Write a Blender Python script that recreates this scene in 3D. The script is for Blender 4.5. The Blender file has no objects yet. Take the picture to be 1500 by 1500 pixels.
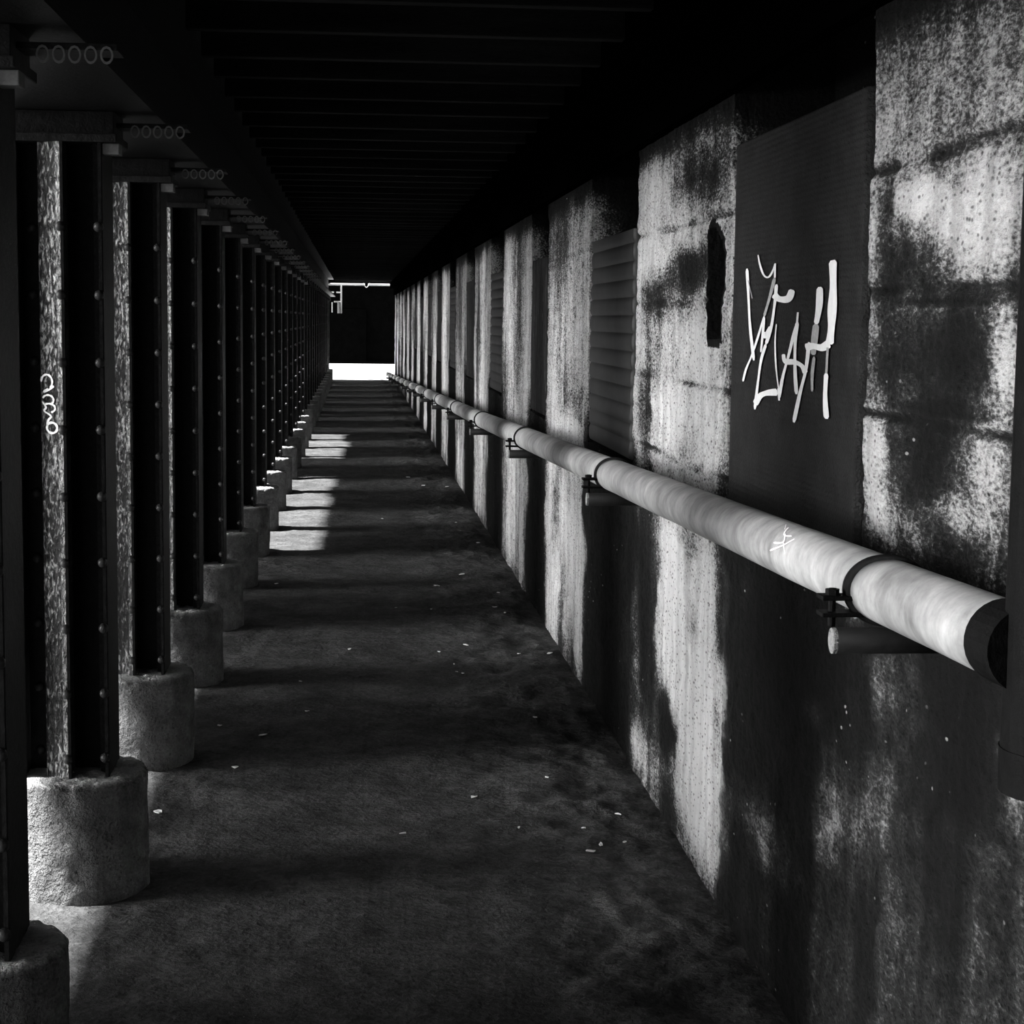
import bpy, bmesh, math, random
import numpy as np
from mathutils import Vector, Matrix
# a covered walk: wall with piers and panels on the right, riveted steel columns on the left (metres; Y runs along the walk)
SKY, GLOW, SUN, EXPO = .6, 58.0, 27.0, 0.0
GRAF= [[0.008,"b",[[4.523,1.738],[4.498,1.671],[4.467,1.588],[4.415,1.506]]],[0.0048,"b",[[4.4,1.769],[4.372,1.741],[4.329,1.717],[4.28,1.711],[4.238,1.724],[4.214,1.742]]],[0.0104,"b",[[4.214,1.742],[4.213,1.708]]],[0.008,"d",[[4.213,1.708],[4.264,1.659],[4.314,1.617]]],[0.0056,"b",[[4.314,1.617],[4.381,1.561],[4.447,1.514],[4.503,1.481],[4.536,1.449]]],[0.008,"b",[[4.193,1.692],[4.206,1.646],[4.237,1.589],[4.286,1.549]]],[0.0072,"b",[[4.286,1.549],[4.334,1.508],[4.362,1.453],[4.39,1.384]]],[0.016,"b",[[4.218,1.669],[4.161,1.657],[4.072,1.657],[4.038,1.677]]],[0.0064,"b",[[4.313,1.615],[4.322,1.575],[4.339,1.528]]],[0.0136,"b",[[4.322,1.573],[4.283,1.571],[4.241,1.591]]],[0.0144,"b",[[4.388,1.397],[4.334,1.42],[4.256,1.431],[4.153,1.437]]],[0.0104,"b",[[4.145,1.446],[4.133,1.418]]],[0.004,"b",[[4.182,1.598],[4.191,1.555],[4.173,1.494],[4.141,1.444]]],[0.0072,"b",[[4.137,1.422],[4.103,1.475],[4.056,1.523],[4.01,1.574],[3.98,1.603]]],[0.0112,"b",[[3.986,1.59],[3.977,1.625]]],[0.008,"b",[[3.98,1.603],[3.994,1.557],[3.989,1.499],[3.969,1.44]]],[0.0112,"b",[[4.104,1.528],[4.084,1.512],[3.994,1.512],[3.926,1.505],[3.892,1.49]]],[0.0136,"b",[[3.792,1.679],[3.792,1.638],[3.813,1.599]]],[0.0136,"d",[[3.813,1.599],[3.824,1.56],[3.83,1.532]]],[0.008,"b",[[3.868,1.559],[3.89,1.498],[3.936,1.444],[3.986,1.375]]],[0.0152,"b",[[3.899,1.546],[3.836,1.551],[3.758,1.549],[3.7,1.559]]],[0.0168,"b",[[3.692,1.733],[3.682,1.676],[3.685,1.63],[3.687,1.592],[3.697,1.557]]],[0.0112,"d",[[3.711,1.55],[3.716,1.495]]],[0.0104,"b",[[3.716,1.495],[3.719,1.445],[3.703,1.399]]],[0.0064,"d",[[3.82,1.528],[3.832,1.492],[3.83,1.452]]],[0.0048,"d",[[4.502,1.708],[4.448,1.661]]]]
BLOBS= [[5.984,2.048,0.328,0.103,0.35],[5.148,1.997,0.382,0.089,-0.35],[5.35,1.911,0.364,0.082,0.3],[6.027,1.833,0.296,0.104,0.35],[5.276,1.756,0.356,0.061,-0.45],[5.872,1.693,0.282,0.079,-0.3],[5.92,1.535,0.324,0.091,0.1],[5.194,1.524,0.3,0.09,0.3],[5.57,1.323,0.344,0.097,0.35],[4.967,1.335,0.233,0.115,0.25],[6.104,1.296,0.143,0.118,-0.25],[4.951,1.2,0.187,0.077,0.1],[6.031,0.708,0.302,0.353,-0.5],[5.917,0.371,0.392,0.209,-0.3],[5.509,0.322,0.165,0.097,-0.6],[5.507,0.61,0.254,0.237,0.55],[4.909,0.854,0.203,0.115,0.3],[5.075,0.545,0.383,0.239,0.55],[4.936,0.253,0.323,0.215,0.6],[5.179,0.689,0.126,0.071,-0.35],[5.417,0.079,0.139,0.107,-0.3],[5.233,0.95,0.308,0.061,-0.1],[4.883,1.042,0.226,0.038,-0.4],[5.517,0.893,0.176,0.054,0.3],[2.865,1.763,0.255,0.095,0.42],[3.121,1.824,0.112,0.036,0.3],[3.186,1.706,0.209,0.068,-0.35],[3.325,1.825,0.052,0.09,-0.2],[3.275,1.765,0.05,0.051,0.1],[2.918,1.642,0.279,0.009,-0.35],[3.127,1.546,0.185,0.061,-0.22],[2.842,1.563,0.14,0.056,-0.25],[2.656,1.545,0.07,0.062,0.3],[2.966,1.456,0.23,0.009,-0.35],[3.337,1.358,0.07,0.118,0.4],[3.068,1.372,0.117,0.09,-0.35],[3.3,1.23,0.107,0.052,0.35],[2.787,1.366,0.136,0.099,0.28],[2.876,1.278,0.098,0.034,0.3],[3.05,1.222,0.092,0.024,0.1],[3.263,0.919,0.105,0.078,0.35],[3.262,0.719,0.094,0.117,0.3],[2.847,1.029,0.187,0.091,-0.35],[2.558,0.939,0.066,0.103,0.35],[2.762,0.875,0.136,0.089,-0.2],[2.718,0.774,0.174,0.027,0.1],[3.757,0.756,0.09,0.036,0.42],[3.595,0.586,0.123,0.129,0.38],[4.207,0.355,0.302,0.092,0.3],[4.018,0.844,0.357,0.095,-0.2],[3.514,1.023,0.107,0.03,0.5],[4.058,0.607,0.092,0.064,0.1],[4.47,0.921,0.155,0.105,0.12],[6.3,0.392,0.243,0.148,0.25],[6.926,0.438,0.256,0.243,-0.2],[6.107,0.11,0.202,0.096,0.3],[8.261,1.058,0.453,0.111,0.35],[8.338,0.597,0.315,0.194,0.15],[7.846,0.44,0.235,0.274,0.5],[8.877,0.671,0.24,0.206,-0.3],[8.609,1.599,0.538,0.231,0.15],[8.019,1.198,0.196,0.123,-0.2],[8.617,0.087,0.283,0.134,-0.1]]
LITTER= [[0.398,5.828,0.022],[-0.029,8.468,0.016],[0.663,10.971,0.03],[0.542,8.58,0.022],[0.925,8.322,0.03],[0.779,8.343,0.014],[0.4,8.422,0.012],[0.458,7.924,0.01],[0.485,7.907,0.016],[0.769,9.687,0.02],[0.486,10.546,0.022],[0.15,5.408,0.016],[0.722,5.442,0.012],[0.752,5.264,0.02],[0.664,6.003,0.012],[-0.634,5.683,0.022],[-0.53,6.911,0.016],[-0.354,6.743,0.022],[-0.426,6.265,0.02],[-0.242,7.746,0.01],[0.715,6.914,0.012],[-0.196,7.168,0.012],[0.418,9.716,0.014],[0.456,8.115,0.01],[0.835,10.276,0.014],[0.709,5.182,0.02],[-0.477,10.692,0.018],[0.864,12.482,0.02],[0.866,16.829,0.03],[0.778,13.737,0.018],[0.643,16.958,0.03],[0.527,17.908,0.03],[0.212,14.202,0.02],[0.828,5.282,0.014],[0.805,9.438,0.012],[0.224,9.788,0.01],[0.515,5.444,0.01],[0.848,5.56,0.014]]
CAMM= [[0.99615, -0.086844, 0.01193], [-0.002475, 0.108175, 0.994129], [-0.087625, -0.990331, 0.107543]]

# ------------------------------------------------------------------ helpers
S = bpy.context.scene
C = S.collection
rng = random.Random(7)
RS = np.random.RandomState(3)

def nz(x, y, seed=0):
    """2-D value noise, 0..1, for numpy arrays"""
    x = np.asarray(x, float); y = np.asarray(y, float)
    xi = np.floor(x).astype(np.int64); yi = np.floor(y).astype(np.int64)
    fx = x-xi; fy = y-yi
    fx = fx*fx*(3-2*fx); fy = fy*fy*(3-2*fy)
    def h(a, b):
        n = (a*374761393 + b*668265263 + seed*982451653) & 0x7fffffff
        n = ((n ^ (n >> 13))*1274126177) & 0x7fffffff
        n = (n ^ (n >> 16)) & 0xffff
        return n/65535.0
    return (h(xi, yi)*(1-fx)+h(xi+1, yi)*fx)*(1-fy)+(h(xi, yi+1)*(1-fx)+h(xi+1, yi+1)*fx)*fy

def fbm(x, y, seed=0, oct=4):
    t = 0; a = .5; s = 0
    for k in range(oct):
        t = t+a*nz(x*2**k, y*2**k, seed+k*17); s += a; a *= .55
    return t/s

def link(name, me, mat=None, parent=None, loc=(0, 0, 0)):
    o = bpy.data.objects.new(name, me); C.objects.link(o)
    if mat is not None and me is not None: me.materials.append(mat)
    o.parent = parent; o.location = loc
    return o

def bm_obj(name, bm, mat, parent=None, loc=(0, 0, 0), smooth=False):
    me = bpy.data.meshes.new(name)
    bmesh.ops.recalc_face_normals(bm, faces=bm.faces)
    if smooth:
        for f in bm.faces: f.smooth = True
    bm.to_mesh(me); bm.free()
    return link(name, me, mat, parent, loc)

def tag(o, label, cat, group=None):
    o['label'] = label; o['category'] = cat; o['kind'] = 'thing'
    if group: o['group'] = group
    return o

def struct(o):
    o['kind'] = 'structure'; return o

def empty(name, loc=(0, 0, 0)):
    o = bpy.data.objects.new(name, None); C.objects.link(o); o.location = loc; o.empty_display_size = .1
    return o

def box(bm, x0, x1, y0, y1, z0, z1, bev=0):
    r = bmesh.ops.create_cube(bm, size=1)
    vs = r['verts']
    for v in vs:
        v.co = Vector(((x0+x1)/2+v.co.x*(x1-x0), (y0+y1)/2+v.co.y*(y1-y0), (z0+z1)/2+v.co.z*(z1-z0)))
    if bev:
        es = list({e for v in vs for e in v.link_edges})
        bmesh.ops.bevel(bm, geom=es, offset=bev, segments=2, affect='EDGES', profile=.6)

def prism(bm, prof, z0, z1):
    """closed (x,y) outline swept from z0 to z1"""
    a = [bm.verts.new((x, y, z0)) for x, y in prof]; b = [bm.verts.new((x, y, z1)) for x, y in prof]
    n = len(prof)
    for i in range(n): bm.faces.new((a[i], a[(i+1) % n], b[(i+1) % n], b[i]))
    bm.faces.new(a[::-1]); bm.faces.new(b)

def tube(bm, p0, p1, r, seg=20, cap=True, r1=None):
    p0 = Vector(p0); p1 = Vector(p1); d = (p1-p0).normalized()
    u = d.orthogonal().normalized(); w = d.cross(u); r1 = r if r1 is None else r1
    A = []; B = []
    for i in range(seg):
        t = 2*math.pi*i/seg; q = u*math.cos(t)+w*math.sin(t)
        A.append(bm.verts.new(p0+q*r)); B.append(bm.verts.new(p1+q*r1))
    for i in range(seg): bm.faces.new((A[i], A[(i+1) % seg], B[(i+1) % seg], B[i]))
    if cap: bm.faces.new(A[::-1]); bm.faces.new(B)

def grid_mesh(name, P, mat, attr=None, smooth=False, parent=None):
    """P: array (n,m,3)"""
    n, m, _ = P.shape
    me = bpy.data.meshes.new(name)
    idx = np.arange(n*m).reshape(n, m)
    q = np.stack([idx[:-1, :-1], idx[1:, :-1], idx[1:, 1:], idx[:-1, 1:]], -1).reshape(-1, 4)
    me.vertices.add(n*m); me.vertices.foreach_set('co', P.reshape(-1).astype(np.float32))
    me.loops.add(q.size); me.loops.foreach_set('vertex_index', q.reshape(-1).astype(np.int32))
    me.polygons.add(len(q)); me.polygons.foreach_set('loop_start', (np.arange(len(q))*4).astype(np.int32))
    me.polygons.foreach_set('loop_total', np.full(len(q), 4, np.int32))
    if smooth: me.polygons.foreach_set('use_smooth', np.ones(len(q), bool))
    me.update(calc_edges=True)
    if attr is not None:
        for k, A in attr.items():
            at = me.attributes.new(k, 'FLOAT', 'POINT'); at.data.foreach_set('value', A.reshape(-1).astype(np.float32))
    return link(name, me, mat, parent)

# ------------------------------------------------------------------ materials
class NT:
    def __init__(s, name):
        s.m = bpy.data.materials.new(name); s.m.use_nodes = True
        s.t = s.m.node_tree; s.t.nodes.clear()
        s.o = s.n('ShaderNodeOutputMaterial'); s.b = s.n('ShaderNodeBsdfPrincipled')
        s.t.links.new(s.b.outputs[0], s.o.inputs[0])
        s.tc = s.n('ShaderNodeTexCoord')
    def n(s, k, **kw):
        x = s.t.nodes.new(k)
        for a, v in kw.items(): setattr(x, a, v)
        return x
    def l(s, a, b): s.t.links.new(a, b)
    def put(s, sock, v):
        if isinstance(v, bpy.types.NodeSocket): s.l(v, sock)
        else: sock.default_value = v
    def math(s, op, a, b=0., c=None):
        x = s.n('ShaderNodeMath', operation=op)
        s.put(x.inputs[0], a); s.put(x.inputs[1], b)
        if c is not None: s.put(x.inputs[2], c)
        return x.outputs[0]
    def coord(s, scale=(1, 1, 1)):
        mp = s.n('ShaderNodeMapping'); mp.inputs['Scale'].default_value = scale
        s.l(s.tc.outputs['Object'], mp.inputs[0]); return mp.outputs[0]
    def noise(s, scale, detail=4, rough=.6, sc=(1, 1, 1), dist=0):
        x = s.n('ShaderNodeTexNoise'); x.inputs['Scale'].default_value = scale; x.inputs['Detail'].default_value = detail
        x.inputs['Roughness'].default_value = rough; x.inputs['Distortion'].default_value = dist
        s.l(s.coord(sc), x.inputs['Vector']); return x.outputs['Fac']
    def voro(s, scale, sc=(1, 1, 1)):
        x = s.n('ShaderNodeTexVoronoi'); x.inputs['Scale'].default_value = scale
        s.l(s.coord(sc), x.inputs['Vector']); return x.outputs['Distance']
    def ramp(s, fac, stops):
        x = s.n('ShaderNodeValToRGB'); e = x.color_ramp.elements
        while len(e) > 1: e.remove(e[-1])
        e[0].position = stops[0][0]; e[0].color = (stops[0][1],)*3+(1,)
        for p, v in stops[1:]:
            k = e.new(p); k.color = (v, v, v, 1)
        s.put(x.inputs[0], fac); return x.outputs[0]
    def bump(s, h, strength=.5, dist=.01, prev=None):
        x = s.n('ShaderNodeBump'); x.inputs['Strength'].default_value = strength; x.inputs['Distance'].default_value = dist
        s.put(x.inputs['Height'], h)
        if prev is not None: s.l(prev, x.inputs['Normal'])
        return x.outputs[0]
    def done(s, col, rough=.8, normal=None, spec=.3, metal=0):
        if isinstance(col, (int, float)): col = (col, col, col, 1)
        s.put(s.b.inputs['Base Color'], col); s.put(s.b.inputs['Roughness'], rough)
        s.b.inputs['Specular IOR Level'].default_value = spec; s.b.inputs['Metallic'].default_value = metal
        if normal is not None: s.l(normal, s.b.inputs['Normal'])
        return s.m

def mat_wall():
    t = NT('sooty_plaster')
    at = t.n('ShaderNodeAttribute', attribute_name='paint'); p = at.outputs['Fac']
    n1 = t.noise(22, 7, .7, (1, .45, 1)); n2 = t.noise(130, 4, .75, (1, .4, 1)); n3 = t.noise(5, 5, .6, (1, 1, .28))
    f = t.math('MULTIPLY_ADD', t.math('SUBTRACT', n1, .5), .55, p)
    gr = t.n('ShaderNodeAttribute', attribute_name='grit').outputs['Fac']
    f = t.math('MULTIPLY_ADD', t.math('MULTIPLY', t.math('SUBTRACT', n2, .5), gr), 1.3, f)
    f = t.math('MULTIPLY_ADD', t.math('SUBTRACT', n3, .5), .45, f)
    col = t.ramp(f, [(0, .006), (.25, .014), (.41, .045), (.50, .14), (.58, .34), (.70, .62), (1, .9)])
    st = t.ramp(t.noise(15, 4, .6, (1, 1, .10)), [(.34, .55), (.5, .85), (.62, 1.)])
    ms = t.n('ShaderNodeMix', data_type='RGBA', blend_type='MULTIPLY'); ms.inputs[0].default_value = .8
    t.l(col, ms.inputs[6]); t.l(st, ms.inputs[7]); col = ms.outputs[2]
    # pits
    v = t.voro(75, (1, .5, 1)); pit = t.ramp(t.math('ADD', v, t.math('MULTIPLY', t.math('SUBTRACT', n1, .5), .5)), [(.0, .06), (.17, .4), (.30, 1.)])
    mx = t.n('ShaderNodeMix', data_type='RGBA', blend_type='MULTIPLY'); mx.inputs[0].default_value = .9
    t.l(col, mx.inputs[6]); t.l(pit, mx.inputs[7])
    # small pale flecks
    fl = t.ramp(t.voro(26, (1, .5, 1)), [(.0, 1.), (.07, .9), (.1, 0.)])
    fm = t.math('MULTIPLY', fl, t.ramp(t.noise(3.1, 2), [(.5, 0), (.62, .8)]))
    mx2 = t.n('ShaderNodeMix', data_type='RGBA'); t.l(fm, mx2.inputs[0]); t.l(mx.outputs[2], mx2.inputs[6]); mx2.inputs[7].default_value = (.6, .6, .6, 1)
    nb = t.bump(n2, 1., .018); nb = t.bump(n1, .8, .04, nb); nb = t.bump(v, .35, .01, nb)
    return t.done(mx2.outputs[2], .9, nb, .15)

def mat_simple(name, lo, hi, scale=30, rough=.8, bs=.4, bd=.01, spec=.3, metal=0, sc=(1, 1, 1), scale2=140):
    t = NT(name); n1 = t.noise(scale, 5, .65, sc); n2 = t.noise(scale2, 3, .6, sc)
    f = t.math('ADD', t.math('MULTIPLY', n1, .65), t.math('MULTIPLY', n2, .35))
    col = t.ramp(f, [(.32, lo), (.68, hi)])
    nb = t.bump(n2, bs, bd*.5); nb = t.bump(n1, bs, bd, nb)
    return t.done(col, rough, nb, spec, metal)

def mat_floor():
    t = NT('dark_trodden_dirt')
    n1 = t.noise(3.2, 6, .65); n2 = t.noise(55, 5, .7); n3 = t.noise(14, 5, .6)
    f = t.math('ADD', t.math('MULTIPLY', n1, .45), t.math('ADD', t.math('MULTIPLY', n2, .35), t.math('MULTIPLY', n3, .2)))
    col = t.ramp(f, [(.36, .03), (.5, .075), (.64, .15)])
    fl = t.ramp(t.voro(34), [(.0, 1.), (.05, .9), (.075, 0.)])
    fm = t.math('MULTIPLY', fl, t.ramp(t.noise(2.3, 3), [(.56, 0), (.66, .7)]))
    mx = t.n('ShaderNodeMix', data_type='RGBA'); t.l(fm, mx.inputs[0]); t.l(col, mx.inputs[6]); mx.inputs[7].default_value = (.5, .5, .5, 1)
    nb = t.bump(n2, .8, .02); nb = t.bump(n3, .7, .05, nb)
    return t.done(mx.outputs[2], .95, nb, .1)

def mat_concrete():
    t = NT('cast_concrete')
    n1 = t.noise(9, 6, .65); n2 = t.noise(120, 3, .6); v = t.voro(38)
    f = t.math('ADD', t.math('MULTIPLY', n1, .7), t.math('MULTIPLY', n2, .3))
    col = t.ramp(f, [(.34, .13), (.5, .26), (.66, .42)])
    pit = t.ramp(v, [(0, .2), (.10, .5), (.17, 1)])
    mx = t.n('ShaderNodeMix', data_type='RGBA', blend_type='MULTIPLY')
    t.l(t.ramp(t.noise(6, 2), [(.48, 0), (.6, .9)]), mx.inputs[0]); t.l(col, mx.inputs[6]); t.l(pit, mx.inputs[7])
    nb = t.bump(n2, 1., .016); nb = t.bump(t.noise(45, 4, .7), .9, .03, nb); nb = t.bump(n1, .5, .03, nb)
    sz = t.n('ShaderNodeSeparateXYZ'); t.l(t.tc.outputs['Object'], sz.inputs[0])
    cap = t.ramp(t.math('MULTIPLY_ADD', t.math('SUBTRACT', n1, .5), .03, sz.outputs['Z']), [(.316, 0), (.328, 1)])
    m3 = t.n('ShaderNodeMix', data_type='RGBA'); t.l(cap, m3.inputs[0]); t.l(mx.outputs[2], m3.inputs[6])
    t.l(t.ramp(f, [(.34, .3), (.5, .58), (.66, .75)]), m3.inputs[7])      # sunlight on the footing tops, painted in as a paler tone
    return t.done(m3.outputs[2], .9, nb, .15)

def mat_pipe():
    t = NT('weathered_grey_pipe')
    n1 = t.noise(6, 7, .7, (1, 1, 1), .3); n2 = t.noise(40, 4, .6, (.6, 1.2, .6)); n3 = t.noise(3.2, 4, .7)
    f = t.math('ADD', t.math('MULTIPLY', n1, .5), t.math('ADD', t.math('MULTIPLY', n2, .15), t.math('MULTIPLY', n3, .35)))
    col = t.ramp(f, [(.3, .03), (.42, .16), (.52, .31), (.64, .52)])
    nb = t.bump(n2, .12, .004)
    return t.done(col, .48, nb, .35)

def mat_paint(name, scale, bs, bd, rough, base=.012, spec=.6, sc=(1, 1, 1)):
    t = NT(name); n1 = t.noise(scale, 5, .65, sc, .4); n2 = t.noise(scale*4, 3, .6, sc)
    col = t.ramp(n1, [(.35, base*.6), (.7, base*1.7)])
    nb = t.bump(n2, bs*.7, bd*.4); nb = t.bump(n1, bs, bd, nb)
    return t.done(col, rough, nb, spec)

def mat_glint_paint():
    t = NT('rough_paint_glints')
    mp = t.n('ShaderNodeMapping'); mp.inputs['Rotation'].default_value = (0, .75, 0); mp.inputs['Scale'].default_value = (1, 1, .42)
    t.l(t.tc.outputs['Object'], mp.inputs[0])
    x = t.n('ShaderNodeTexNoise'); x.inputs['Scale'].default_value = 105; x.inputs['Detail'].default_value = 5; x.inputs['Roughness'].default_value = .65; x.inputs['Distortion'].default_value = .5
    t.l(mp.outputs[0], x.inputs['Vector']); n1 = x.outputs['Fac']
    n3 = t.noise(4, 3)
    col = t.ramp(t.math('MULTIPLY_ADD', t.math('SUBTRACT', n3, .5), .4, n1), [(.40, .006), (.51, .03), (.58, .28), (.70, .85)])  # pale flecks put the glints of grazing light into the colour
    nb = t.bump(n1, 1., .03)
    return t.done(col, .3, nb, .8)

def mat_board():
    t = NT('ribbed_black_sheet')
    n1 = t.noise(14, 5, .65); n2 = t.noise(160, 3, .6)
    w = t.n('ShaderNodeTexWave', wave_type='BANDS', bands_direction='Z'); w.inputs['Scale'].default_value = 22; w.inputs['Distortion'].default_value = 1.2
    w.inputs['Detail'].default_value = 2
    t.l(t.coord(), w.inputs['Vector'])
    col = t.ramp(n1, [(.3, .008), (.7, .024)])
    nb = t.bump(w.outputs['Fac'], .3, .008); nb = t.bump(n2, .8, .008, nb)
    return t.done(col, .6, nb, .15)

def mat_wood():
    t = NT('weathered_dark_wood')
    n1 = t.noise(7, 6, .7, (1, 5, .35), .6); n2 = t.noise(60, 4, .6, (1, 2, .3))
    f = t.math('ADD', t.math('MULTIPLY', n1, .65), t.math('MULTIPLY', n2, .35))
    col = t.ramp(f, [(.38, .006), (.52, .02), (.60, .08), (.68, .35)])
    nb = t.bump(n1, .7, .02); return t.done(col, .8, nb, .2)

M_wall = mat_wall(); M_floor = mat_floor(); M_conc = mat_concrete(); M_pipe = mat_pipe()
M_col = mat_paint('black_gloss_paint', 45, .35, .006, .5, .006, .12)
M_rough = mat_glint_paint()
M_edge = mat_paint('worn_black_paint', 60, .4, .005, .5, .014, .09)
M_riv = mat_paint('worn_rivet_steel', 60, .3, .004, .4, .035, .25)
M_iron = mat_simple('rusty_black_iron', .003, .008, 40, .65, .4, .006, .06)
M_roof = mat_simple('sooty_roof_timber', .006, .026, 6, .85, .4, .01, .04, sc=(.3, 4, 2))
M_board = mat_board(); M_wood = mat_wood()
M_corr = mat_simple('dull_black_corrugated_metal', .010, .034, 8, .5, .2, .004, .22)
M_chalk = mat_simple('white_spray_paint', .8, .93, 60, .8, .1, .002, .2)
M_chalk2 = mat_simple('thin_white_spray_paint', .28, .5, 80, .8, .1, .002, .2)
M_scrap = mat_simple('pale_litter', .7, .9, 50, .8, .1, .002, .2)
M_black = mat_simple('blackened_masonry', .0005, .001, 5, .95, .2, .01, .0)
M_pave = mat_simple('sunlit_pale_paving', .5, .62, 2, .9, .2, .01, .1)
M_yard = mat_simple('dusty_yard_ground', .06, .10, 2, .9, .2, .01, .1)
M_zinc = mat_simple('bright_galvanised_steel', .5, .7, 30, .5, .1, .003, .4)
M_dull = mat_simple('dull_grey_steel', .10, .2, 30, .5, .1, .003, .3)
M_rod = mat_simple('grimy_steel_rod', .004, .010, 40, .6, .2, .004, .1)

WX = 1.0                     # the wall's face
Y_END = 46.4                 # where the covered walk ends
P_W = 2.9                    # rhythm of piers and panels
# the dark openings between the piers: start, end (along the walk)
OPEN = [(3.42, 4.70), (6.34, 7.60), (9.30, 10.20), (12.15, 13.33)]
y = 15.10
while y < Y_END-1.5:
    OPEN.append((y, y+1.15)); y += P_W
OPEN.insert(0, (.55, 1.75))
OZ0, OZ1 = 1.08, 2.36

# ------------------------------------------------------------------ the wall
def build_wall():
    ys = [-3.0]
    while ys[-1] < Y_END: ys.append(ys[-1]+max(.02 if ys[-1] < 2.2 else .0030*ys[-1], .007) if ys[-1] > 1.5 else ys[-1]+.1)
    ys = [v for v in ys if v < Y_END]+[Y_END]
    for a, b in OPEN: ys += [a, a+.002, b-.002, b]
    ys += [4.80, 4.802, 5.03, 5.032]
    zs = list(np.arange(-.06, 2.2, .0125))+list(np.arange(2.2, 2.61, .05))+[OZ0, OZ0+.002, OZ1-.002, OZ1]
    ys = np.array(sorted(set(ys))); zs = np.array(sorted(set(zs)))
    Yg, Zg = np.meshgrid(ys, zs, indexing='ij')
    X = np.full_like(Yg, WX)
    near = np.clip(1.6-Yg/14, .35, 1)
    edge = np.ones_like(Yg)
    for a, b in OPEN: edge *= 1-.75*np.exp(-(np.minimum(np.abs(Yg-a), np.abs(Yg-b))/.05)**2)
    rough = (fbm(Yg*7, Zg*9, 1, 5)-.5)*.012*near*edge + (nz(Yg*46, Zg*52, 9)-.5)*.006*near
    # broken plaster: thin raised skins with ragged edges
    skin = fbm(Yg*2.0, Zg*2.2, 21, 5)
    skinm = 1/(1+np.exp(-(skin-.5)*90))
    X += rough-.006*skinm
    # block joints
    def joint(zc, wob, seed):
        zz = zc+(nz(Yg*1.3, Yg*0, seed)-.5)*wob
        return np.exp(-((Zg-zz)/.007)**2)*np.clip(nz(Yg*6, Yg*0+3, seed+1)*1.6-.2, 0, 1)
    pier = np.ones_like(Yg)
    for a, b in OPEN: pier *= 1-((Yg > a) & (Yg < b))
    J = np.where(Yg < 6.4, 1, .25*nz(Yg*.9, Yg*0, 3))*(joint(1.42, .02, 31)+joint(1.66, .02, 32)+joint(1.90, .02, 33)+joint(1.17, .02, 37))*pier
    X += J*.014
    # the openings
    hole = np.zeros_like(Yg)
    for a, b in OPEN:
        m = (Yg > a+.001) & (Yg < b-.001) & (Zg > OZ0+.001) & (Zg < OZ1-.001)
        hole[m] = 1
    X[hole > 0] = WX+.26
    # ragged slot broken into the pier beside the graffiti
    sy = (Yg-4.912)/.10; zc = 1.71
    wob = (nz(Zg*14, Zg*0, 5)-.5)*.35
    sl = (np.abs(sy+wob+(Zg-zc)*.25) < 1) & (Zg > 1.555+(5.02-Yg)*.04) & (Zg < 1.865-np.abs(Yg-4.96)*.35)
    X[sl] = WX+.26
    sld = sl.copy()
    for k in range(2):
        q = sld.copy(); sld[1:] |= q[:-1]; sld[:-1] |= q[1:]; sld[:, 1:] |= q[:, :-1]; sld[:, :-1] |= q[:, 1:]
    X = np.where(sld & ~sl, np.minimum(X, WX+.004), X)
    # ------- paint coverage, with some shade put into the colour
    p = np.full_like(Yg, .575)
    big = fbm(Yg*1.1, Zg*1.0, 41, 5)-.5
    streak = fbm(Yg*4.5, Zg*.7, 43, 4)-.5
    p += big*.75+streak*.6
    for a, b in OPEN:                              # sooty aprons under the openings
        k = 1/(1+np.exp(-(np.minimum(Yg-a, b-Yg)+.05+(nz(Zg*5, Yg*0, 51)-.5)*.18)*22))
        k *= 1/(1+np.exp((Zg-1.16)*30))
        p -= k*(.52+.15*streak)
    pr = 1/(1+np.exp(-(3.35-Yg)*30))               # the nearest pier is grimier
    p -= pr*.22
    pl = pr*(1/(1+np.exp((Zg-1.08)*30)))
    p -= pl*.16
    for yc, zc, ry, rz, v in BLOBS:
        wy = (fbm(Yg*5, Zg*7, 61, 3)-.5)*.6; wz = (fbm(Yg*5, Zg*7, 67, 3)-.5)*.6
        d = np.sqrt(((Yg-yc)/ry+wy)**2+((Zg-zc)/rz+wz)**2)
        p += v*np.clip(1.35-d, 0, 1)**.8*.95
    # lime wash, brightest low down on the clean piers
    p += np.where(Yg > 4.6, .09/(1+np.exp((Zg-1.2)*9)), 0)*pier
    p -= J*.5
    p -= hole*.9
    p[sld] = -.6  # inside of the slot painted black for the shade in its depth
    low = 1/(1+np.exp((Zg-1.02)*25))
    grit = 1.05-low*(Yg > 4.6)*.35-.55*low*(Yg < 4.72)-.25*(Yg < 3.42)*(1-low)
    p += low*(Yg < 4.72)*.055
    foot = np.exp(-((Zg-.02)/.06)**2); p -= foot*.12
    p -= .8*1/(1+np.exp(-(Zg-2.16+(nz(Yg*3, Yg*0, 55)-.5)*.05)*32))   # soft roof shade on the wall top, painted dark
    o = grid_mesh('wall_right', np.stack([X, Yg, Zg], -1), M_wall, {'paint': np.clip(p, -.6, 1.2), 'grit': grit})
    struct(o)
    # masonry behind the skin gives the wall its thickness
    bm = bmesh.new(); box(bm, WX+.285, WX+.45, -3, Y_END, -.06, 2.61)
    box(bm, WX, WX+.3, Y_END+.001, Y_END+.05, -.06, 2.61)
    struct(bm_obj('wall_right_core', bm, M_black))
build_wall()

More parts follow.
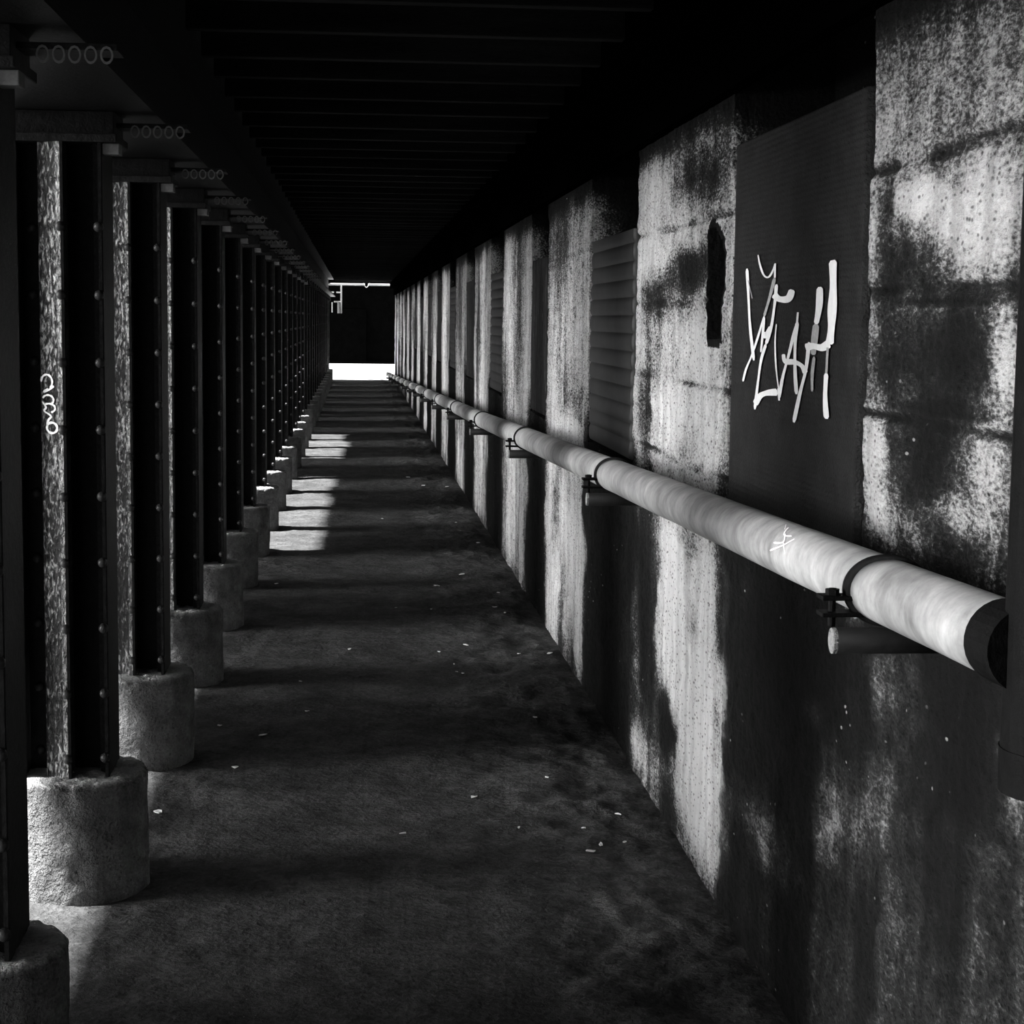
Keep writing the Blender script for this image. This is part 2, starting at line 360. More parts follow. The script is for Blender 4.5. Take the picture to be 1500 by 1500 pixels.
# ------------------------------------------------------------------ floor
def build_floor():
    ys = [-3.0]
    while ys[-1] < Y_END: ys.append(ys[-1]+(.1 if ys[-1] < 3 else .0042*ys[-1]))
    ys[-1] = Y_END; ys = np.array(ys)
    xs = np.arange(-1.35, 1.031, .018); xs[-1] = 1.03
    Yg, Xg = np.meshgrid(ys, xs, indexing='ij')
    k = np.clip((Xg-.35)/.35, 0, 1)*np.clip((1.0-Xg)/.10, 0, 1)
    Z = (fbm(Xg*3, Yg*2, 71, 4)-.5)*.022+(fbm(Xg*14, Yg*10, 73, 4)-.5)*.018*(.35+1.3*k)+k*(fbm(Xg*5, Yg*3, 75, 4)-.35)*.055
    kl = np.clip((-.35-Xg)/.2, 0, 1); Z += kl*(fbm(Xg*9, Yg*7, 77, 3)-.5)*.02
    o = grid_mesh('floor', np.stack([Xg, Yg, Z], -1), M_floor, smooth=True); struct(o)
    def h(x, y):
        k_ = min(max((x-.35)/.35, 0), 1)*min(max((1.0-x)/.10, 0), 1)
        return float((fbm(x*3, y*2, 71, 4)-.5)*.022+(fbm(x*14, y*10, 73, 4)-.5)*.018*(.35+1.3*k_)+k_*(fbm(x*5, y*3, 75, 4)-.35)*.055)
    return h
floor_h = build_floor()

bm = bmesh.new(); box(bm, -14, -1.34, -6, Y_END, -.3, -.01); struct(bm_obj('floor_yard', bm, M_yard))
bm = bmesh.new(); box(bm, -14, 14, Y_END+.05, 62.9, -.3, .005); struct(bm_obj('floor_paving', bm, M_pave))

# ------------------------------------------------------------------ roof
bm = bmesh.new(); box(bm, -1.22, 1.45, -3, Y_END, 2.60, 2.75)
roof = struct(bm_obj('ceiling', bm, M_roof))
bmj = bmesh.new(); box(bmj, -.537, .857, -.028, .028, 2.50, 2.60, .004)
j0 = bm_obj('joist', bmj, M_roof, roof); y = 3.0; first = True
while y < Y_END-.3:
    o = j0 if first else j0.copy()
    if not first: C.objects.link(o); o.parent = roof
    o.location = (0, y, rng.uniform(-.006, .006)); first = False; y += .56
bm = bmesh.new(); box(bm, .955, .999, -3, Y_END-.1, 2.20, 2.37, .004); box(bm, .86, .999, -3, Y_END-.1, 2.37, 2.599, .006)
struct(bm_obj('trim_shade_band', bm, M_black))  # added black lintel, stands in for the shade along the wall top
# the longitudinal girder on the column heads
g = empty('roof_girder', (-.74, 0, 2.14))
bm = bmesh.new(); box(bm, -.02, .02, -3, Y_END, .02, .44); bm_obj('web', bm, M_col, g)
bm = bmesh.new(); box(bm, -.2, .2, -3, Y_END, 0, .02); bm_obj('flange', bm, M_col, g)
bm = bmesh.new(); box(bm, -.2, .2, -3, Y_END, .44, .458); bm_obj('flange', bm, M_col, g)
tag(g, 'black riveted steel girder lying along the heads of the steel columns', 'girder')
bm = bmesh.new()
for a, b, x_ in ((-3, 11.9, -1.93), (17.8, 20.2, -1.90), (24.4, Y_END, -3.4)): box(bm, x_, -1.22, a, b, 2.62, 2.66)
for a, b, x_ in ((11.9, 17.8, -1.43), (20.2, 24.4, -1.36)):        # shorter stretches, cut to let sun patches reach the floor
    y = a
    while y < b-.01:
        e = min(b, y+rng.uniform(.5, 1.1)); box(bm, x_+rng.uniform(-.05, .05), -1.22, y, e, 2.62, 2.66); y = e
struct(bm_obj('added_shade_canopy', bm, M_roof))  # unseen canopy, added to shape sun and shade under the roof
bm = bmesh.new(); y = .92                                   # upright boards added out of view, one shading each bay
while y < Y_END:
    hw = .32 if y < 5 else .52; box(bm, -2.06, -2.0, y-hw, y+hw, -.02, 2.6); y += P_W
struct(bm_obj('added_shade_boards', bm, M_roof))
# black end wall added behind the camera to keep sky light out
bm = bmesh.new(); box(bm, -1.3, 1.45, -3.1, -3, -.06, 2.75); struct(bm_obj('wall_light_stop', bm, M_black))

# ------------------------------------------------------------------ columns on concrete footings
COLS = [4.98+1.42*i for i in range(-1, 29)]
COLS = [c for c in COLS if c < Y_END-.2]
CX = -.785; PZ = .335; CT = 2.06
ORD = ['second', 'third', 'fourth', 'fifth', 'sixth', 'seventh', 'eighth', 'ninth', 'tenth', 'eleventh', 'twelfth', 'thirteenth',
       'fourteenth', 'fifteenth', 'sixteenth', 'seventeenth', 'eighteenth', 'nineteenth', 'twentieth', 'twenty-first', 'twenty-second',
       'twenty-third', 'twenty-fourth', 'twenty-fifth', 'twenty-sixth', 'twenty-seventh', 'twenty-eighth', 'twenty-ninth', 'thirtieth']

def pedestal_mesh(seed, R=.198):
    n = 96; prof = []
    for z in np.linspace(-.05, PZ-.022, 40): prof.append((R, z))
    for a in np.linspace(0, math.pi/2, 7)[1:]: prof.append((R-.018+.018*math.cos(a), PZ-.022+.016*math.sin(a)))
    for q in np.linspace(R-.03, 0.02, 14): prof.append((q, PZ-.006+.006*(1-q/R)))
    P = np.zeros((len(prof), n+1, 3))
    for i, (r, z) in enumerate(prof):
        t = np.linspace(0, 2*math.pi, n+1)
        tt = np.abs(t/math.pi-1)
        k = (fbm(np.cos(t)*5+9, np.sin(t)*5+z*14, seed, 4)-.5)*.012
        if i > 38: k = k+(nz(t*12/math.pi*0+np.cos(t)*16, np.sin(t)*16, seed+5)-.62).clip(0)*-.03*math.exp(-((i-42)/4)**2)
        rr = r+k*(1 if r > .1 else 0)
        P[i, :, 0] = rr*np.cos(t); P[i, :, 1] = rr*np.sin(t)
        P[i, :, 2] = z+(nz(np.cos(t)*9*r/R+4, np.sin(t)*9*r/R, seed+2)-.5)*.010*(1 if z > PZ-.03 else 0)
    return P
peds = []
def pedestal(seed):
    o = grid_mesh('concrete_footing', pedestal_mesh(seed), M_conc, smooth=True)
    bm = bmesh.new(); bm.from_mesh(o.data); bmesh.ops.remove_doubles(bm, verts=bm.verts, dist=.0005)
    bmesh.ops.recalc_face_normals(bm, faces=bm.faces); bm.to_mesh(o.data); bm.free()
    return o

def rivet_bm():
    bm = bmesh.new(); bmesh.ops.create_uvsphere(bm, u_segments=12, v_segments=8, radius=.0138)
    return bm

def column_proto(y0):
    root = empty('steel_column', (CX, y0, PZ-.004))
    H0, H1 = 0, CT-PZ
    parts = []
    def part(name, prof, mat, z1=H1):
        bm = bmesh.new(); prism(bm, prof, H0, z1)
        es = [e for e in bm.edges if abs(e.verts[0].co.z-e.verts[1].co.z) > .5]
        bmesh.ops.bevel(bm, geom=es, offset=.0025, segments=2, affect='EDGES')
        parts.append(bm_obj(name, bm, mat, root))
    part('web_plate', [(-.121, -.008), (.0965, -.008), (.0965, .008), (-.121, .008)], M_col)
    part('flange_plate', [(-.137, -.105), (-.122, -.105), (-.122, .105), (-.137, .105)], M_edge)
    part('flange_plate', [(.097, -.105), (.109, -.105), (.109, .105), (.097, .105)], M_edge)
    for s in (-1, 1):
        o = []
        # boxed angle on the left half, its rough paint flecked with painted glints, its outer corner the nearest edge of the column
        prof = [(-.064, s*.010), (-.064, s*.085), (-.010, s*.118), (.002, s*.118), (.002, s*.010)]
        part('boxed_angle', prof if s > 0 else prof[::-1], M_rough)
        prof = [(.077, s*.010), (.077, s*.052), (.0965, s*.052), (.0965, s*.010)]
        part('edge_angle', prof if s > 0 else prof[::-1], M_edge)
    parts[3].name = 'boxed_angle'
    # bright worn arris on the near corner
    bm = bmesh.new(); box(bm, .0005, .008, -.121, -.112, 0, H1); parts.append(bm_obj('corner_strip', bm, M_edge, root))
    rm = None; z = .055
    while z < H1-.08:
        for x_, y_ in ((-.094, -.010), (-.001, -.1175), (.098, -.107)):
            if rm is None: r = bm_obj('rivet', rivet_bm(), M_riv, root, smooth=True); rm = r
            else: r = rm.copy(); C.objects.link(r); r.parent = root
            r.location = (x_, y_, z); parts.append(r)
        z += .181
    bm = bmesh.new(); box(bm, -.15, .15, -.12, .12, H1, H1+.022, .003); parts.append(bm_obj('cap_plate', bm, M_edge, root))
    bm = bmesh.new(); box(bm, .110, .155, -.10, -.04, H1-.03, H1-.001, .003); parts.append(bm_obj('cap_lug', bm, M_dull, root))
    bm = bmesh.new(); box(bm, -.14, .14, -.10, .10, H1+.022, 2.139-PZ+.004, .002); parts.append(bm_obj('packing_block', bm, M_col, root))
    # bracket plate reaching over the walk, hung with a row of bolt loops
    bm = bmesh.new(); box(bm, .14, .33, -.05, .05, H1+.045, H1+.058, .002)
    parts.append(bm_obj('bracket_plate', bm, M_edge, root))
    for k in range(5):
        bm = bmesh.new(); cx = .19+.030*k
        ring = [bm.verts.new((cx+.0125*math.cos(t), -.052, H1+.036+.017*math.sin(t))) for t in np.linspace(0, 2*math.pi, 13)[:-1]]
        ring2 = [bm.verts.new((cx+.009*math.cos(t), -.052, H1+.036+.0125*math.sin(t))) for t in np.linspace(0, 2*math.pi, 13)[:-1]]
        fs = [bm.faces.new((ring[i], ring[(i+1) % 12], ring2[(i+1) % 12], ring2[i])) for i in range(12)]
        r = bmesh.ops.extrude_face_region(bm, geom=fs)
        for v in r['geom']:
            if isinstance(v, bmesh.types.BMVert): v.co.y += .006
        parts.append(bm_obj('bolt_loop', bm, M_dull, root))
    return root, parts

FAR = 15
root0, parts0 = column_proto(COLS[0])
far_me = None
def ordinal(i): return ORD[i-1]
for i, yc in enumerate(COLS):
    if i == 0: root = root0
    elif i < FAR:
        root = root0.copy(); C.objects.link(root); root.location = (CX, yc, PZ-.004)
        for p_ in parts0:
            c = p_.copy(); C.objects.link(c); c.parent = root
    else:
        if far_me is None:                    # far away the column is too small to show its pieces
            bm = bmesh.new()
            for p_ in parts0:
                if p_.name.startswith(('bolt_loop', 'bracket')): continue
                b2 = bmesh.new(); b2.from_mesh(p_.data); b2.transform(Matrix.Translation(p_.location))
                tmp = bpy.data.meshes.new('tmp'); b2.to_mesh(tmp); b2.free(); bm.from_mesh(tmp); bpy.data.meshes.remove(tmp)
            far_me = bpy.data.meshes.new('steel_column'); bm.to_mesh(far_me); bm.free(); far_me.materials.append(M_edge)
        root = link('steel_column', far_me); root.location = (CX, yc, PZ-.004)
    ped = pedestal(100+i*7) if i < 5 else peds[2+i % 3].copy()
    if i >= 5: C.objects.link(ped)
    ped.location = (CX+.004, yc, 0); peds.append(ped)
    ped.rotation_euler.z = .0 if i < 5 else rng.uniform(0, 6.28)
    root.location.z = ped.location.z+PZ-.004 if i < 0 else PZ-.004
    if i == 0:
        la = 'nearest riveted black steel column, cropped by the left edge of the picture'
        lb = 'nearest round concrete footing, low at the left, under the cropped column'
    elif i == 1:
        la = 'black riveted steel column with a white scribble, first one standing clear at left'
        lb = 'large round concrete footing with chipped rim under the scribbled steel column'
    elif i == len(COLS)-1:
        la = 'last black steel column of the row, beside the bright exit'
        lb = 'last round concrete footing of the row, beside the bright exit'
    else:
        la = '%s black riveted steel column counted from the cropped one at left' % ordinal(i)
        lb = '%s round concrete footing counted from the cropped one at left' % ordinal(i)
    tag(root, la, 'column', 'riveted steel columns along the walk'); tag(ped, lb, 'footing', 'concrete footings under the columns')
    if i == 1: COL1 = root

# scribble painted on the second column
def stroke(bm, pts, w, ay=1., x=None, plane='X', off=0.):
    """ribbon along pts (a,b); ay stretches the pen along a"""
    P = [Vector((a/ay, b)) for a, b in pts]
    if len(P) > 2:                                  # smooth
        Q = []
        for i in range(len(P)-1):
            p0 = P[max(i-1, 0)]; p1 = P[i]; p2 = P[i+1]; p3 = P[min(i+2, len(P)-1)]
            for k in range(6):
                t = k/6
                Q.append(.5*((2*p1)+(p2-p0)*t+(2*p0-5*p1+4*p2-p3)*t*t+(3*p1-p0-3*p2+p3)*t**3))
        Q.append(P[-1]); P = Q
    n = len(P); L = []; R = []
    for i, p in enumerate(P):
        d = (P[min(i+1, n-1)]-P[max(i-1, 0)]).normalized(); nn = Vector((-d.y, d.x))
        k = w/2*(1+.16*math.sin(i*.45+w*900))*(.5 if i in (0, n-1) else 1)
        for s, A in ((1, L), (-1, R)):
            q = p+nn*k*s
            if plane == 'X': A.append(bm.verts.new((x, q.x*ay, q.y)))
            else: A.append(bm.verts.new((q.x*ay, x, q.y)))
    for i in range(n-1): bm.faces.new((L[i], L[i+1], R[i+1], R[i]))

bm = bmesh.new()
def cstroke(pts, w):
    P = []
    for a, b in pts:                                # a: along the slanted face 0..1, b: height above the footing
        P.append((-.064+.054*a, b))
    n0 = len(bm.verts); stroke(bm, P, w, 1., 0., 'Y')
    bm.verts.ensure_lookup_table()
    for v in bm.verts[n0:]:
        a = (v.co.x+.064)/.054; v.co.y = -.085-.033*a-.0022; v.co.x -= .001
loop = lambda cx, cz, rx, rz, a0, a1: [(cx+rx*math.cos(t), cz+rz*math.sin(t)) for t in np.linspace(a0, a1, 12)]
cstroke(loop(.36, 1.088, .30, .020, 3.1, -.9), .0055); cstroke([(.45, 1.07), (.2, 1.062), (.5, 1.068), (.75, 1.078)], .006)
cstroke(loop(.42, 1.040, .30, .013, 2.8, -.8), .005); cstroke(loop(.46, 1.018, .34, .012, 2.4, -1.2), .005)
cstroke([(.1, 1.035), (.3, 1.02), (.2, 1.01), (.5, 1.0), (.6, .992)], .005)
cstroke(loop(.62, .965, .28, .014, 0, 6.28), .006); cstroke([(.35, .968), (.42, .985), (.6, .995)], .0055)
bm_obj('painted_scribble', bm, M_chalk, COL1)['label'] = 'white looping scribble'

# ------------------------------------------------------------------ infill panels between the piers
KINDS = ['board', 'corr', 'wood', 'corr', 'wood', 'corr', 'wood', 'corr']
PT = 1.935
def panel(i, a, b):
    kind = 'board' if i == 1 else ('corr' if i % 2 == 0 else 'wood')
    y0, y1 = a+(.062 if i == 1 else .085), b-.003; z0, z1 = OZ0+.015, PT+(.13 if i == 1 else 0)
    nzr = 500 if (kind == 'corr' and i < 4) else 160
    nyr = 24 if kind == 'corr' else 60
    yy = np.linspace(y0, y1, nyr); zz = np.linspace(z0, z1, nzr)
    Yg, Zg = np.meshgrid(yy, zz, indexing='ij')
    X = np.full_like(Yg, WX+.001)+(fbm(Yg*2, Zg*2, 81+i, 3)-.5)*(.003 if kind == 'board' else .010)
    if kind == 'corr':
        ph = (Zg-z0)/.066
        X += .007*(np.abs((ph % 1)-.5)*2)**3
    if kind == 'wood':
        ph = (Yg-y0)/.2
        X += .006*((ph % 1) < .04)+(fbm(Yg*20, Zg*1.5, 91+i, 3)-.5)*.008
    X[:, [0, -1]] += .0
    F_ = np.stack([X, Yg, Zg], -1)
    # give it thickness: wrap the border back
    Bk = F_.copy(); Bk[..., 0] = WX+.03
    rim = np.concatenate([Bk[:1], F_, Bk[-1:]], 0)
    l_ = rim[:, :1].copy(); l_[..., 0] = WX+.03; r_ = rim[:, -1:].copy(); r_[..., 0] = WX+.03
    P = np.concatenate([l_, rim, r_], 1)
    m = {'board': M_board, 'corr': M_corr, 'wood': M_wood}[kind]
    nm = {'board': 'ribbed_panel', 'corr': 'corrugated_panel', 'wood': 'boarded_panel'}[kind]
    o = grid_mesh(nm, P, m)
    bm = bmesh.new(); bm.from_mesh(o.data)
    box(bm, WX+.0295, WX+.032, y0, y1, z0, z1); bm.to_mesh(o.data); bm.free()
    return o, nm
names = ['', 'first', 'second', 'third', 'fourth', 'fifth', 'sixth', 'seventh', 'eighth', 'ninth', 'tenth', 'eleventh', 'twelfth', 'thirteenth', 'fourteenth', 'fifteenth']
for i, (a, b) in enumerate(OPEN):
    if i == 0: continue
    o, nm = panel(i, a, b)
    if i == 1:
        tag(o, 'wide black ribbed sheet with white spray painted tag in the nearest wall opening', 'panel'); P1 = o
    elif i == 2:
        tag(o, 'horizontally corrugated black metal panel, next beyond the graffiti panel', 'panel', 'infill panels in the wall openings')
    elif i == 3:
        tag(o, 'streaked dark boarded panel just beyond the large corrugated panel', 'panel', 'infill panels in the wall openings')
    else:
        tag(o, '%s dark %s panel in the right wall counted from the graffiti panel' % (names[i], 'corrugated' if nm[0] == 'c' else 'boarded'), 'panel', 'infill panels in the wall openings')
# the sprayed tag on the first panel
k = 0
for w, kind, pts in GRAF:
    k += 1
    bm = bmesh.new(); stroke(bm, pts, w, 3.75, WX-.0026-.00003*k, 'X')
    o = bm_obj('graffiti_stroke', bm, M_chalk if kind == 'b' else M_chalk2, P1)
    o['label'] = 'white sprayed stroke of the tag' if kind == 'b' else 'thin grey sprayed stroke of the tag'

# ------------------------------------------------------------------ the pipe along the wall
PXX = .82; PR = .052
YB = [2.66+2.94*k for k in range(-1, 16)]
YB = [v for v in YB if v < 45.9]
def pz(yv):
    if yv < 11.5: return 1.19+(yv-2.66)*(.952-1.19)/(11.5-2.66)
    return .952+(yv-11.5)*(.15-.952)/(47.-11.5)
ends = YB[1:]+[47.3]
start = 2.148
def pipe_section(y0, y1, seed, taper=False):
    nA = 40; nL = max(12, int((y1-y0)/.06)) if y0 < 9 else 14
    L = np.linspace(y0, y1, nL); t = np.linspace(0, 2*math.pi, nA+1)
    Lg, Tg = np.meshgrid(L, t, indexing='ij')
    tl = .62*np.cos(Tg)+.30*np.sin(Tg)              # the ends are cut on the slant
    f = (Lg-y0)/(y1-y0)
    Yg = Lg-PR*tl
    R = PR-.0025*np.clip(1-f*6, 0, 1)*0+(fbm(Lg*3, np.cos(Tg)*2+5, seed, 2)-.5)*.002
    zc = np.vectorize(pz)(L)[:, None]
    X = PXX+R*np.cos(Tg); Z = zc+R*np.sin(Tg)
    o = grid_mesh('pipe_section', np.stack([X, Yg, Z], -1), M_pipe, smooth=True)
    bm = bmesh.new(); bm.from_mesh(o.data); bmesh.ops.remove_doubles(bm, verts=bm.verts, dist=.0004)
    es = [e for e in bm.edges if e.is_boundary]
    try: bmesh.ops.holes_fill(bm, edges=es, sides=0)
    except Exception: pass
    bmesh.ops.recalc_face_normals(bm, faces=bm.faces); bm.to_mesh(o.data); bm.free()
    return o
bounds = [start]+ends
for i in range(len(bounds)-1):
    o = pipe_section(bounds[i]+(.012 if i else 0), bounds[i+1]-.012, 200+i)
    if i == 0: la = 'nearest stained end of the grey pipe, at the right edge of the picture'
    elif i == 1: la = 'long grey pipe length with white scratches, crossing below the graffiti panel'
    elif i == len(bounds)-2: la = 'last short length of the grey pipe, by the bright exit'
    else: la = '%s length of the grey wall pipe counted from the right edge' % ORD[i-1]
    tag(o, la, 'pipe', 'lengths of the wall pipe')
    if i == 1: PIPE1 = o
# little white scratches on the near pipe
bm = bmesh.new()
def pstroke(pts, w):
    """pts: (along walk, angle) on the pipe's skin"""
    n0 = len(bm.verts); stroke(bm, [(a, b*PR) for a, b in pts], w, 2.6, 0, 'X')
    bm.verts.ensure_lookup_table()
    for v in bm.verts[n0:]:
        th = v.co.z/PR; yv = v.co.y; R = PR+.0022
        v.co = Vector((PXX+R*math.cos(th), yv, pz(yv)+R*math.sin(th)))
b0 = 3.155
pstroke([(b0+.05, 2.0), (b0+.02, 2.35), (b0-.03, 2.3)], .003); pstroke([(b0+.02, 2.3), (b0-.01, 2.6), (b0+.05, 2.75)], .003)
pstroke([(b0-.06, 2.35), (b0-.02, 2.7), (b0+.06, 3.05)], .003); pstroke([(b0-.01, 2.6), (b0-.05, 2.95)], .0035); pstroke([(b0+.09, 1.9), (b0+.05, 2.15)], .002)
bm_obj('scratched_mark', bm, M_chalk, PIPE1)['label'] = 'small white scratched mark'

def clamp_parts(yc, root):
    nA = 48; t = np.linspace(0, 2*math.pi, nA+1)
    rings = []
    for dr, dy in ((-.001, -.0125), (.0055, -.0125), (.0075, 0), (.0055, .0125), (-.001, .0125)):
        R = PR+dr
        rings.append(np.stack([R*np.cos(t), dy-R*(.62*np.cos(t)+.30*np.sin(t)), R*np.sin(t)-dy*.0], -1))
    P = np.stack(rings, 0); P = np.concatenate([P, P[:1]], 0)
    o = grid_mesh('band', P, M_iron, smooth=False, parent=root)
    return o
cl0 = empty('pipe_clamp', (PXX, 0, 0)); cparts = [clamp_parts(0, cl0)]
lx = -PR*math.cos(.55); lz = -PR*math.sin(.55); ly = .62*PR*math.cos(.55)+.30*PR*math.sin(.55)
for dz in (.012, -.014):
    bm = bmesh.new(); box(bm, lx-.052, lx+.012, ly-.02, ly+.02, lz+dz-.0035, lz+dz+.0035, .0015); cparts.append(bm_obj('lug', bm, M_iron, cl0))
bm = bmesh.new(); tube(bm, (lx-.032, ly, lz-.034), (lx-.032, ly, lz+.026), .006, 10); tube(bm, (lx-.032, ly, lz+.0155), (lx-.032, ly, lz+.025), .011, 6)
cparts.append(bm_obj('bolt', bm, M_iron, cl0))
rod0 = empty('bracket_rod', (0, 0, 0)); RR = .0205
bm = bmesh.new(); tube(bm, (-.262, 0, 0), (.02, 0, 0), RR, 24); rparts = [bm_obj('rod', bm, M_rod, rod0, smooth=False)]
for p_ in rparts[0].data.polygons: p_.use_smooth = len(p_.vertices) == 4
bm = bmesh.new(); tube(bm, (-.268, 0, 0), (-.2615, 0, 0), RR*.98, 24, True, RR*1.0); rparts.append(bm_obj('end_cap', bm, M_conc, rod0))
rparts[1]['label'] = 'pale cut rod end'
for i, yb in enumerate(YB[1:]):
    if i == 0: c, r = cl0, rod0
    else:
        c = cl0.copy(); r = rod0.copy(); C.objects.link(c); C.objects.link(r)
        for src, dst in ((cparts, c), (rparts, r)):
            for p_ in src:
                q = p_.copy(); C.objects.link(q); q.parent = dst
    c.location = (PXX, yb, pz(yb)); r.location = (WX, yb-.01, pz(yb)-PR-RR-.004)
    n_ = 'nearest' if i == 0 else (ORD[i-1] if i < len(YB)-2 else 'last')
    tag(c, '%s black strap clamp around the grey pipe%s' % (n_, ', at lower right' if i == 0 else (' counted from the right edge' if i < len(YB)-2 else ', by the exit')), 'clamp', 'strap clamps on the pipe')
    tag(r, '%s black bracket rod jutting from the wall under the pipe%s' % (n_, ', with pale cut end' if i == 0 else (' counted from the right edge' if i < len(YB)-2 else ', by the exit')), 'bracket', 'bracket rods under the pipe')
# crumbs of mortar lying on the nearest rod
bm = bmesh.new()
for k in range(16):
    r_ = bmesh.ops.create_icosphere(bm, subdivisions=1, radius=rng.uniform(.007, .014))
    d = Vector((.80-rng.uniform(.0, .03), 2.66-.01+rng.uniform(-.012, .012), 0)); d.x = rng.uniform(.86, .97)
    top = pz(2.66)-PR-.006
    for v in r_['verts']:
        v.co = v.co*rng.uniform(.8, 1.25)+Vector((d.x, d.y, top+.004+(.02*rng.random() if d.x > .9 else .006)))
lump = bm_obj('mortar_lump', bm, M_conc); tag(lump, 'crumbled grey mortar lump lying on the nearest bracket rod by the wall', 'rubble')

# black downpipe at the right edge that takes the near end of the pipe
dp = empty('downpipe', (.866, 2.07, 0)); DX = 0
bm = bmesh.new(); tube(bm, (0, 0, 1.08), (0, 0, 2.36), .075, 32); bm_obj('stack', bm, M_iron, dp, smooth=False)
bm = bmesh.new(); tube(bm, (0, 0, 1.03), (0, 0, 1.085), .0755, 32, True, .077); bm_obj('shoe', bm, M_iron, dp)
bm = bmesh.new(); tube(bm, (-.046, 0, pz(2.07)), (-.046, .085, pz(2.155)), .0545, 28); bm_obj('socket', bm, M_iron, dp)
tag(dp, 'black upright downpipe at the right edge meeting the pipe end', 'downpipe')

# ------------------------------------------------------------------ litter
for i, (x, yv, r) in enumerate(LITTER):
    bm = bmesh.new(); n = rng.randint(5, 7); a0 = rng.uniform(0, 6.28); el = rng.uniform(.35, .8)
    vs = []; r *= .8
    for k in range(n):
        t = 2*math.pi*k/n; q = rng.uniform(.7, 1.15)*r
        px_, py_ = q*math.cos(t), q*el*math.sin(t)
        vs.append(bm.verts.new((px_*math.cos(a0)-py_*math.sin(a0), px_*math.sin(a0)+py_*math.cos(a0), rng.uniform(.0, .3)*r)))
    f = bm.faces.new(vs); e = bmesh.ops.extrude_face_region(bm, geom=[f])
    for v in e['geom']:
        if isinstance(v, bmesh.types.BMVert): v.co.z += .003
    o = bm_obj('litter_scrap', bm, M_scrap, None, (x, yv, floor_h(x, yv)+.002))
    big = {0: 'white sliver of litter lying alone on the near dark ground', 2: 'pale scrap of litter on the ground just left of the wall, beyond the others',
           1: 'small white scrap alone in the middle of the dark ground', 4: 'white paper strip on the ground close against the wall foot',
           3: 'largest pale scrap among the gravel near the wall'}
    tag(o, big.get(i, 'tiny white scrap of litter on the dark ground'), 'litter', 'white litter scraps on the ground')

# ------------------------------------------------------------------ beyond the end of the walk
ep = empty('overhead_conduit', (0, Y_END+.12, 2.465))
bm = bmesh.new(); tube(bm, (-.80, 0, 0), (.22, 0, 0), .026, 14); tube(bm, (.30, 0, 0), (.97, 0, 0), .026, 14); bm_obj('tube', bm, M_zinc, ep)
bm = bmesh.new()
pts = [Vector((.18+.16*t, -.03, .04-.11*math.sin(math.pi*t))) for t in np.linspace(0, 1, 9)]
for a, b in zip(pts[:-1], pts[1:]): tube(bm, a, b, .010, 8)
bm_obj('sagging_loop', bm, M_zinc, ep)
for x_ in (-.78, .94):
    bm = bmesh.new(); box(bm, x_-.03, x_+.03, -.10, .03, -.04, .20, .004); bm_obj('hanger', bm, M_zinc, ep)
tag(ep, 'pale conduit slung across the top of the bright exit', 'conduit')
fr = empty('hanging_frame', (-.46, Y_END+.20, 1.72))
bm = bmesh.new(); box(bm, .05, .09, -.02, .02, 0, .72, .003); bm_obj('post', bm, M_zinc, fr)
for x0, x1, z_ in ((-.28, -.12, .52), (-.06, .06, .52), (-.12, .06, .28)):
    bm = bmesh.new(); box(bm, x0, x1, -.015, .015, z_, z_+.035, .002); bm_obj('rail', bm, M_zinc, fr)
for x0, z0, z1 in ((-.18, .02, .28), (-.03, .0, .30), (.0, .0, .26)):
    bm = bmesh.new(); box(bm, x0, x0+.025, -.012, .012, z0, z1, .002); bm_obj('drop_bar', bm, M_zinc, fr)
bm = bmesh.new(); box(bm, -.30, .09, -.012, .012, .72, .745, .002); bm_obj('rail', bm, M_zinc, fr)
tag(fr, 'small pale metal frame hanging at the top left of the exit', 'frame')
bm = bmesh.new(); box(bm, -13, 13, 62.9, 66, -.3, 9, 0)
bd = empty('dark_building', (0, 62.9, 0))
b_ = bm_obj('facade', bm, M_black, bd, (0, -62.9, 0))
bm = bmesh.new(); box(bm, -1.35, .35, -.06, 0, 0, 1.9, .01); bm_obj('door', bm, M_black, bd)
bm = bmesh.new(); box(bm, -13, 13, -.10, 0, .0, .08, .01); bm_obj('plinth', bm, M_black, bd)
tag(bd, 'black unlit building standing across the sunny paving beyond the exit', 'building')

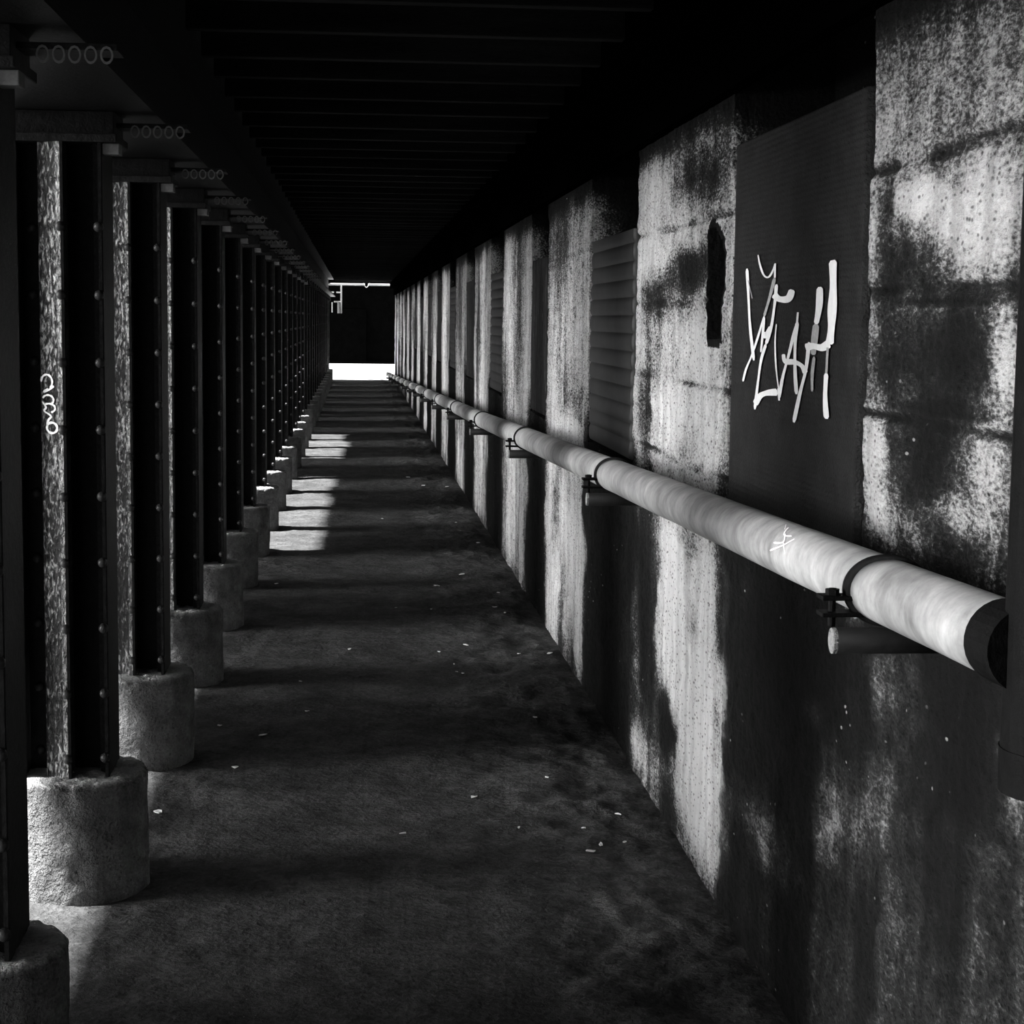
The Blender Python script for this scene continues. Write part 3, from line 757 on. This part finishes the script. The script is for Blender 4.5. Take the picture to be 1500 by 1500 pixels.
# ------------------------------------------------------------------ light
w = bpy.data.worlds.new('sky'); S.world = w; w.use_nodes = True
# hazy sky: dim overhead, with a broad bright glow low down on the open side
nt = w.node_tree; bg = nt.nodes['Background']; bg.inputs[0].default_value = (1, 1, 1, 1)
tc = nt.nodes.new('ShaderNodeTexCoord'); sx = nt.nodes.new('ShaderNodeSeparateXYZ'); nt.links.new(tc.outputs['Generated'], sx.inputs[0])
def wm(op, a, b):
    x = nt.nodes.new('ShaderNodeMath'); x.operation = op
    for k, v in enumerate((a, b)):
        if isinstance(v, bpy.types.NodeSocket): nt.links.new(v, x.inputs[k])
        else: x.inputs[k].default_value = v
    return x.outputs[0]
def gauss(v, c, w_): q = wm('DIVIDE', wm('SUBTRACT', v, c), w_); return wm('EXPONENT', wm('MULTIPLY', wm('MULTIPLY', q, q), -1.0), 0.0)
lobe = wm('MULTIPLY', wm('MULTIPLY', gauss(sx.outputs['Y'], -.10, .19), gauss(sx.outputs['Z'], .05, .22)), wm('LESS_THAN', sx.outputs['X'], 0.0))
nt.links.new(wm('ADD', wm('MULTIPLY', lobe, GLOW), SKY), bg.inputs[1])
sun = bpy.data.lights.new('sun', 'SUN'); sun.energy = SUN; sun.angle = math.radians(2.2)
so = bpy.data.objects.new('sun', sun); C.objects.link(so)
el, az = math.radians(65), math.radians(8)          # high, from the open left side, a touch from behind
d = Vector((math.cos(el)*math.cos(az), math.cos(el)*math.sin(az), -math.sin(el)))
so.rotation_euler = d.to_track_quat('-Z', 'Y').to_euler()

# ------------------------------------------------------------------ camera
cam = bpy.data.cameras.new('camera'); cam.sensor_width = 36; cam.lens = 2600/1500*36; cam.clip_end = 300; cam.clip_start = .05
co = bpy.data.objects.new('camera', cam); C.objects.link(co)
R = Matrix(CAMM).transposed()
co.matrix_world = Matrix.Translation((0, 0, 1.6)) @ R.to_4x4()
S.camera = co
S.view_settings.view_transform = 'Standard'; S.view_settings.look = 'None'
S.view_settings.exposure = EXPO; S.view_settings.gamma = 1; S.view_settings.use_curve_mapping = False
